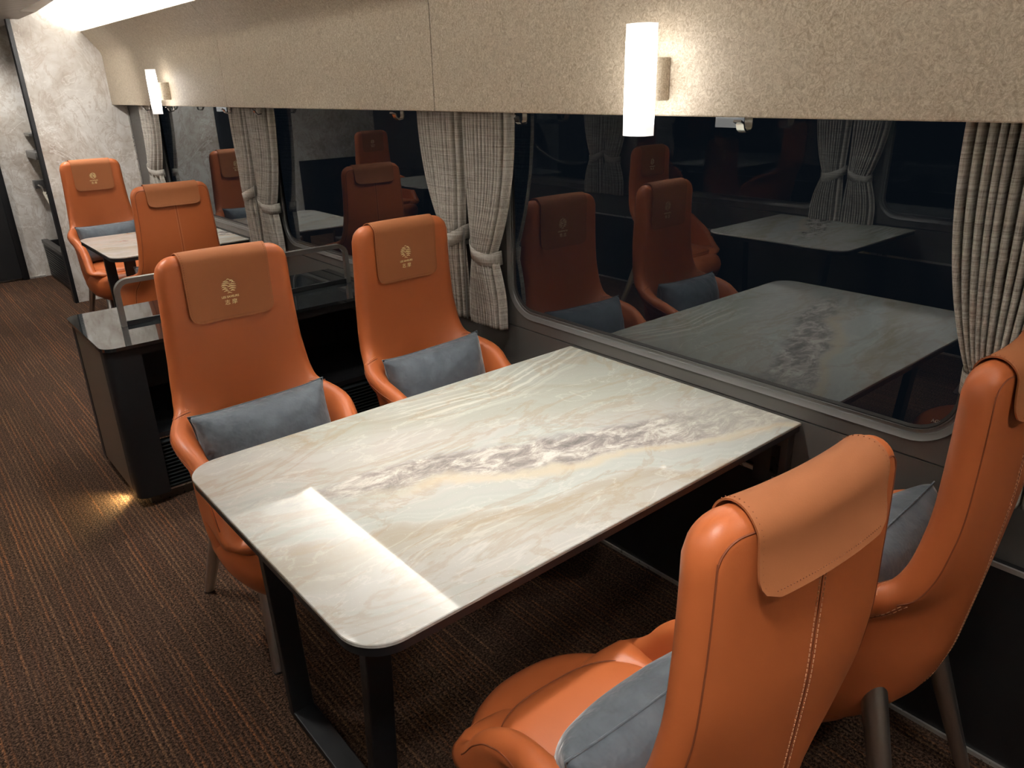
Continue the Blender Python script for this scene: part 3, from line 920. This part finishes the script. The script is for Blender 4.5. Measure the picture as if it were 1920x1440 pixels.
# rail
rl = None
bm = bmesh.new()
def flatbar(bm, pts, wx, wy):
    """bar of rectangular section swept along pts lying in the x-z plane (section wx across plane normal y, wy in plane)"""
    P_ = [Vector(p) for p in pts]; rings = []
    for i, p in enumerate(P_):
        t = (P_[min(i + 1, len(P_) - 1)] - P_[max(i - 1, 0)]).normalized(); n = Vector((t.z, 0, -t.x)); y = Vector((0, 1, 0))
        rings.append([bm.verts.new(p + n * a * wy / 2 + y * b * wx / 2) for a, b in ((-1, -1), (1, -1), (1, 1), (-1, 1))])
    for A, B in zip(rings, rings[1:]):
        for k in range(4): bm.faces.new((A[k], A[(k + 1) % 4], B[(k + 1) % 4], B[k]))
    bm.faces.new(rings[0]); bm.faces.new(rings[-1][::-1])
yr = .29; za, zb, xa, xb, rr_ = chh, chh + .185, .155, 1.195, .045
pts = [(xa, yr, za)] + [(xa + rr_ - rr_ * math.cos(k / 8 * PI / 2), yr, zb - rr_ + rr_ * math.sin(k / 8 * PI / 2)) for k in range(9)] + \
      [(xb - rr_ + rr_ * math.sin(k / 8 * PI / 2), yr, zb - rr_ + rr_ * math.cos(k / 8 * PI / 2)) for k in range(9)] + [(xb, yr, za)]
flatbar(bm, pts, .026, .020); obj('grab_rail', bm, alu, co, .5)
boxo('rail_base', (xa, yr + .0, chh), (xb, yr + .012, chh + .018), black_metal, co)
fl = boxo('foot_light', (.018, .14, .049), (.040, .20, .0548), foot_mat, co)
l = bpy.data.lights.new('foot_light_beam', 'SPOT'); l.energy = 3.2; l.spot_size = R(125); l.spot_blend = .6; l.color = (1, .80, .36); l.shadow_soft_size = .01
o = bpy.data.objects.new('foot_light_beam', l); C.objects.link(o); o.location = (.538, 3.20, .052); o.rotation_euler = (Vector((-.12, 0, -.075))).to_track_quat('-Z', 'Y').to_euler()
print('console done')

# ------------------------------------------------------------ wall lamps
def make_lamp(label, y):
    t = thing('wall_lamp', label, 'lamp', (1.60, y, 1.597))
    bm = bmesh.new(); pts = []
    n = 16; hw, dp = .0385, .030
    poly = [(dp * .6, -hw), (dp * .6, hw)]
    for k in range(n + 1):
        a = PI / 2 - PI * k / n
        poly.append((-dp * .35 - .022 * math.cos(a), hw * math.sin(a)))
    prism(bm, poly, 'z', -.134, .134)
    obj('lamp_shade', bm, lamp_mat, t, .6)
    boxo('back_plate', (.022, -.026, -.05), (.0895, .030, .056), panel_mat, t, .003)
    return t
make_lamp('glowing white wall lamp above the near table, largest and nearest', 1.375)
make_lamp('smaller glowing white wall lamp over the far table, at upper left', 5.44)
# ------------------------------------------------------------ coat hooks
def make_hook():
    t = thing('coat_hook', '', 'hook', (0, 0, 0))
    bm = bmesh.new(); prof = [(0, .03), (0, -.004), (-.004, -.010), (-.018, -.012), (-.026, -.006), (-.030, .004), (-.040, .008)]
    th = .0022; w = .0085; rings = []
    for i, (x, z) in enumerate(prof):
        a = prof[max(0, i - 1)]; b = prof[min(len(prof) - 1, i + 1)]; tx, tz = b[0] - a[0], b[1] - a[1]; L = math.hypot(tx, tz); nx, nz = tz / L, -tx / L
        rings.append([bm.verts.new((x + nx * th * q, w * p, z + nz * th * q)) for p, q in ((-1, -1), (1, -1), (1, 1), (-1, 1))])
    for A, B in zip(rings, rings[1:]):
        for k in range(4): bm.faces.new((A[k], A[(k + 1) % 4], B[(k + 1) % 4], B[k]))
    bm.faces.new(rings[0]); bm.faces.new(rings[-1][::-1])
    obj('hook_bar', bm, chrome, t, .8)
    boxo('mount', (-.004, -.010, .012), (.006, .010, .026), chrome, t, .002)
    return t
hk0 = make_hook()
for i, (y, lab) in enumerate(((1.125, 'chrome hook under the panel at the middle of the big window'), (1.97, 'chrome hook just right of the nearer curtain pair'),
                              (2.716, 'chrome hook just left of the nearer curtain pair'), (4.10, 'chrome hook in front of the farther curtain pair'),
                              (4.53, 'chrome hook left of the farther curtain pair'), (5.52, 'chrome hook to the right of the far wall lamp'), (6.06, 'chrome hook above the farthest single curtain'))):
    h = hk0 if i == 0 else copy_tree(hk0)
    h.location = (1.728, y, 1.490); h.scale = (1.3, 1.3, 1.3); h['label'] = lab; h['group'] = 'coat hooks under the beige panel'
# ------------------------------------------------------------ curtains
def curtain(label, top, tie, bot, pl=9, x0=1.755, flat=None, side=1, zt=1.53, ztie=1.01, zb=.715, seed=0, slant=1):
    """top/tie/bot = (y at tie-hook side, y at free side)"""
    rnd = random.Random(seed); NV, NU = 60, 230; pl += 4
    bm = bmesh.new(); G = []
    ph = [rnd.uniform(.7, 1.3) for _ in range(pl)]
    wide = -1 if top[1] < top[0] else 0; ph[wide] *= 2.4
    tot = sum(ph); acc = [0]
    for p in ph: acc.append(acc[-1] + p / tot)
    amps = [rnd.uniform(.7, 1.2) for _ in range(pl)]; amps[wide] = .5
    for i in range(NV + 1):
        z = zt + (zb - zt) * i / NV
        if z > ztie:
            t = (zt - z) / (zt - ztie); q = t * t * (.55 + .45 * t) ; a = [top[k] + (tie[k] - top[k]) * q for k in (0, 1)]
            amp = .023 - .007 * q
        else:
            t = (ztie - z) / (ztie - zb); q = math.sin(min(1, t * 1.25) * PI / 2) ** .9; a = [tie[k] + (bot[k] - tie[k]) * q for k in (0, 1)]
            amp = .012 + .010 * q
        row = []
        for j in range(NU + 1):
            u = j / NU
            m_ = 0
            while m_ < pl - 1 and u > acc[m_ + 1]: m_ += 1
            f = (u - acc[m_]) / (acc[m_ + 1] - acc[m_])
            wv = (math.cos(2 * PI * f)) * amps[m_]
            wv = math.copysign(abs(wv) ** .7, wv)
            bulge = -.030 * math.sin(PI * u) * math.exp(-((z - ztie) / .16) ** 2)
            yy = a[0] + (a[1] - a[0]) * u + .10 * (a[1] - a[0]) / pl * math.sin(4 * PI * f)
            zz = z + (.018 * math.sin(PI * u) if i == NV else 0) * 0
            x = x0 + wv * amp + bulge
            row.append(bm.verts.new((x if side > 0 else (XL + XR) - x, yy, zz)))
        G.append(row)
    for A, B in zip(G, G[1:]):
        for j in range(NU): bm.faces.new((A[j], A[j + 1], B[j + 1], B[j]))
    c = obj('curtain', bm, linen, None, 3.2); tag(c, label, 'curtain', 'tied grey linen curtains')
    sol = c.modifiers.new('th', 'SOLIDIFY'); sol.thickness = .0016
    # tie band: slanted loop around the gathered cloth
    bm = bmesh.new(); yc, hw = (tie[0] + tie[1]) / 2, abs(tie[1] - tie[0]) / 2 + .012
    sg = 1 if tie[1] > tie[0] else -1; N = 28; lo, hi = [], []
    for k in range(N + 1):
        a = PI * k / N; y = yc - sg * hw * math.cos(a); x = x0 + .022 - .070 * math.sin(a) ** .6
        zc = ztie + .012 - slant * .034 * (1 - math.cos(a)) / 2 * 1.3 + .02 * (1 - math.sin(a))
        for L_, dz, dx in ((lo, -.027, .006), (hi, .027, 0)):
            xx = x + dx; L_.append(bm.verts.new((xx if side > 0 else (XL + XR) - xx, y, zc + dz)))
    for k in range(N): bm.faces.new((lo[k], lo[k + 1], hi[k + 1], hi[k]))
    tb = obj('tieback', bm, linen, c, 3.2); s2 = tb.modifiers.new('th', 'SOLIDIFY'); s2.thickness = .0025
    return c
curtain('grey linen curtain at the right edge of the photo, top half only in view', (.34, .635), (.40, .535), (.36, .49), 9, seed=1, ztie=.985)
curtain('right-hand curtain of the nearer tied pair, closest to the big window', (2.335, 2.072), (2.308, 2.185), (2.333, 2.135), 9, seed=2, ztie=1.0)
curtain('left-hand curtain of the nearer tied pair, partly behind an orange chair', (2.360, 2.635), (2.378, 2.49), (2.370, 2.54), 9, seed=3, ztie=1.035)
curtain('right-hand curtain of the farther tied pair', (4.345, 4.03), (4.330, 4.15), (4.340, 4.12), 8, seed=4, ztie=.985)
curtain('left-hand curtain of the farther tied pair', (4.378, 4.60), (4.405, 4.54), (4.390, 4.55), 7, seed=5, ztie=1.02)
curtain('farthest single curtain beside the marble end wall', (6.36, 6.02), (6.42, 6.17), (6.45, 6.10), 7, seed=6, ztie=1.04)
for k, yc in enumerate((2.37, 4.45, 6.4)):
    curtain('left curtain of the tied pair across the aisle at %s row' % ('nearest', 'middle', 'farthest')[k], (yc + .01, yc + .24), (yc + .02, yc + .15), (yc + .01, yc + .21), 7, seed=10 + k, side=-1)
    curtain('right curtain of the tied pair across the aisle at %s row' % ('nearest', 'middle', 'farthest')[k], (yc - .01, yc - .24), (yc - .02, yc - .15), (yc - .01, yc - .21), 7, seed=20 + k, side=-1)
# tie hooks on the pillars between pairs
for y, lab in ((2.3475, 'thin metal curtain holder between the nearer curtain pair'), (4.36, 'thin metal curtain holder between the farther curtain pair')):
    t = thing('curtain_holder', lab, 'holder', (1.735, y, 1.02), 0, 'metal curtain holders')
    boxo('plate', (-.004, -.004, -.30), (.0, .004, .065), alu, t); boxo('stem', (0, -.004, .0), (.062, .004, .012), alu, t)
# ------------------------------------------------------------ recessed downlights
for (x, y, lab) in ((1.00, 1.37, 'over the near table'), (1.00, 5.10, 'over the far table'), (.22, 2.6, 'over the aisle beside the near chairs'), (.22, 4.4, 'over the aisle beside the console')):
    t = thing('downlight', 'small round recessed ceiling light ' + lab, 'ceiling light', (x, y, 2.107))
    bm = bmesh.new(); tube(bm, [(0, 0, .002), (0, 0, -.004)], .030, 24); obj('ring', bm, alu, t)
    bm = bmesh.new(); tube(bm, [(0, 0, .0), (0, 0, -.005)], .022, 24); obj('lens', bm, down_mat, t)
print('done')
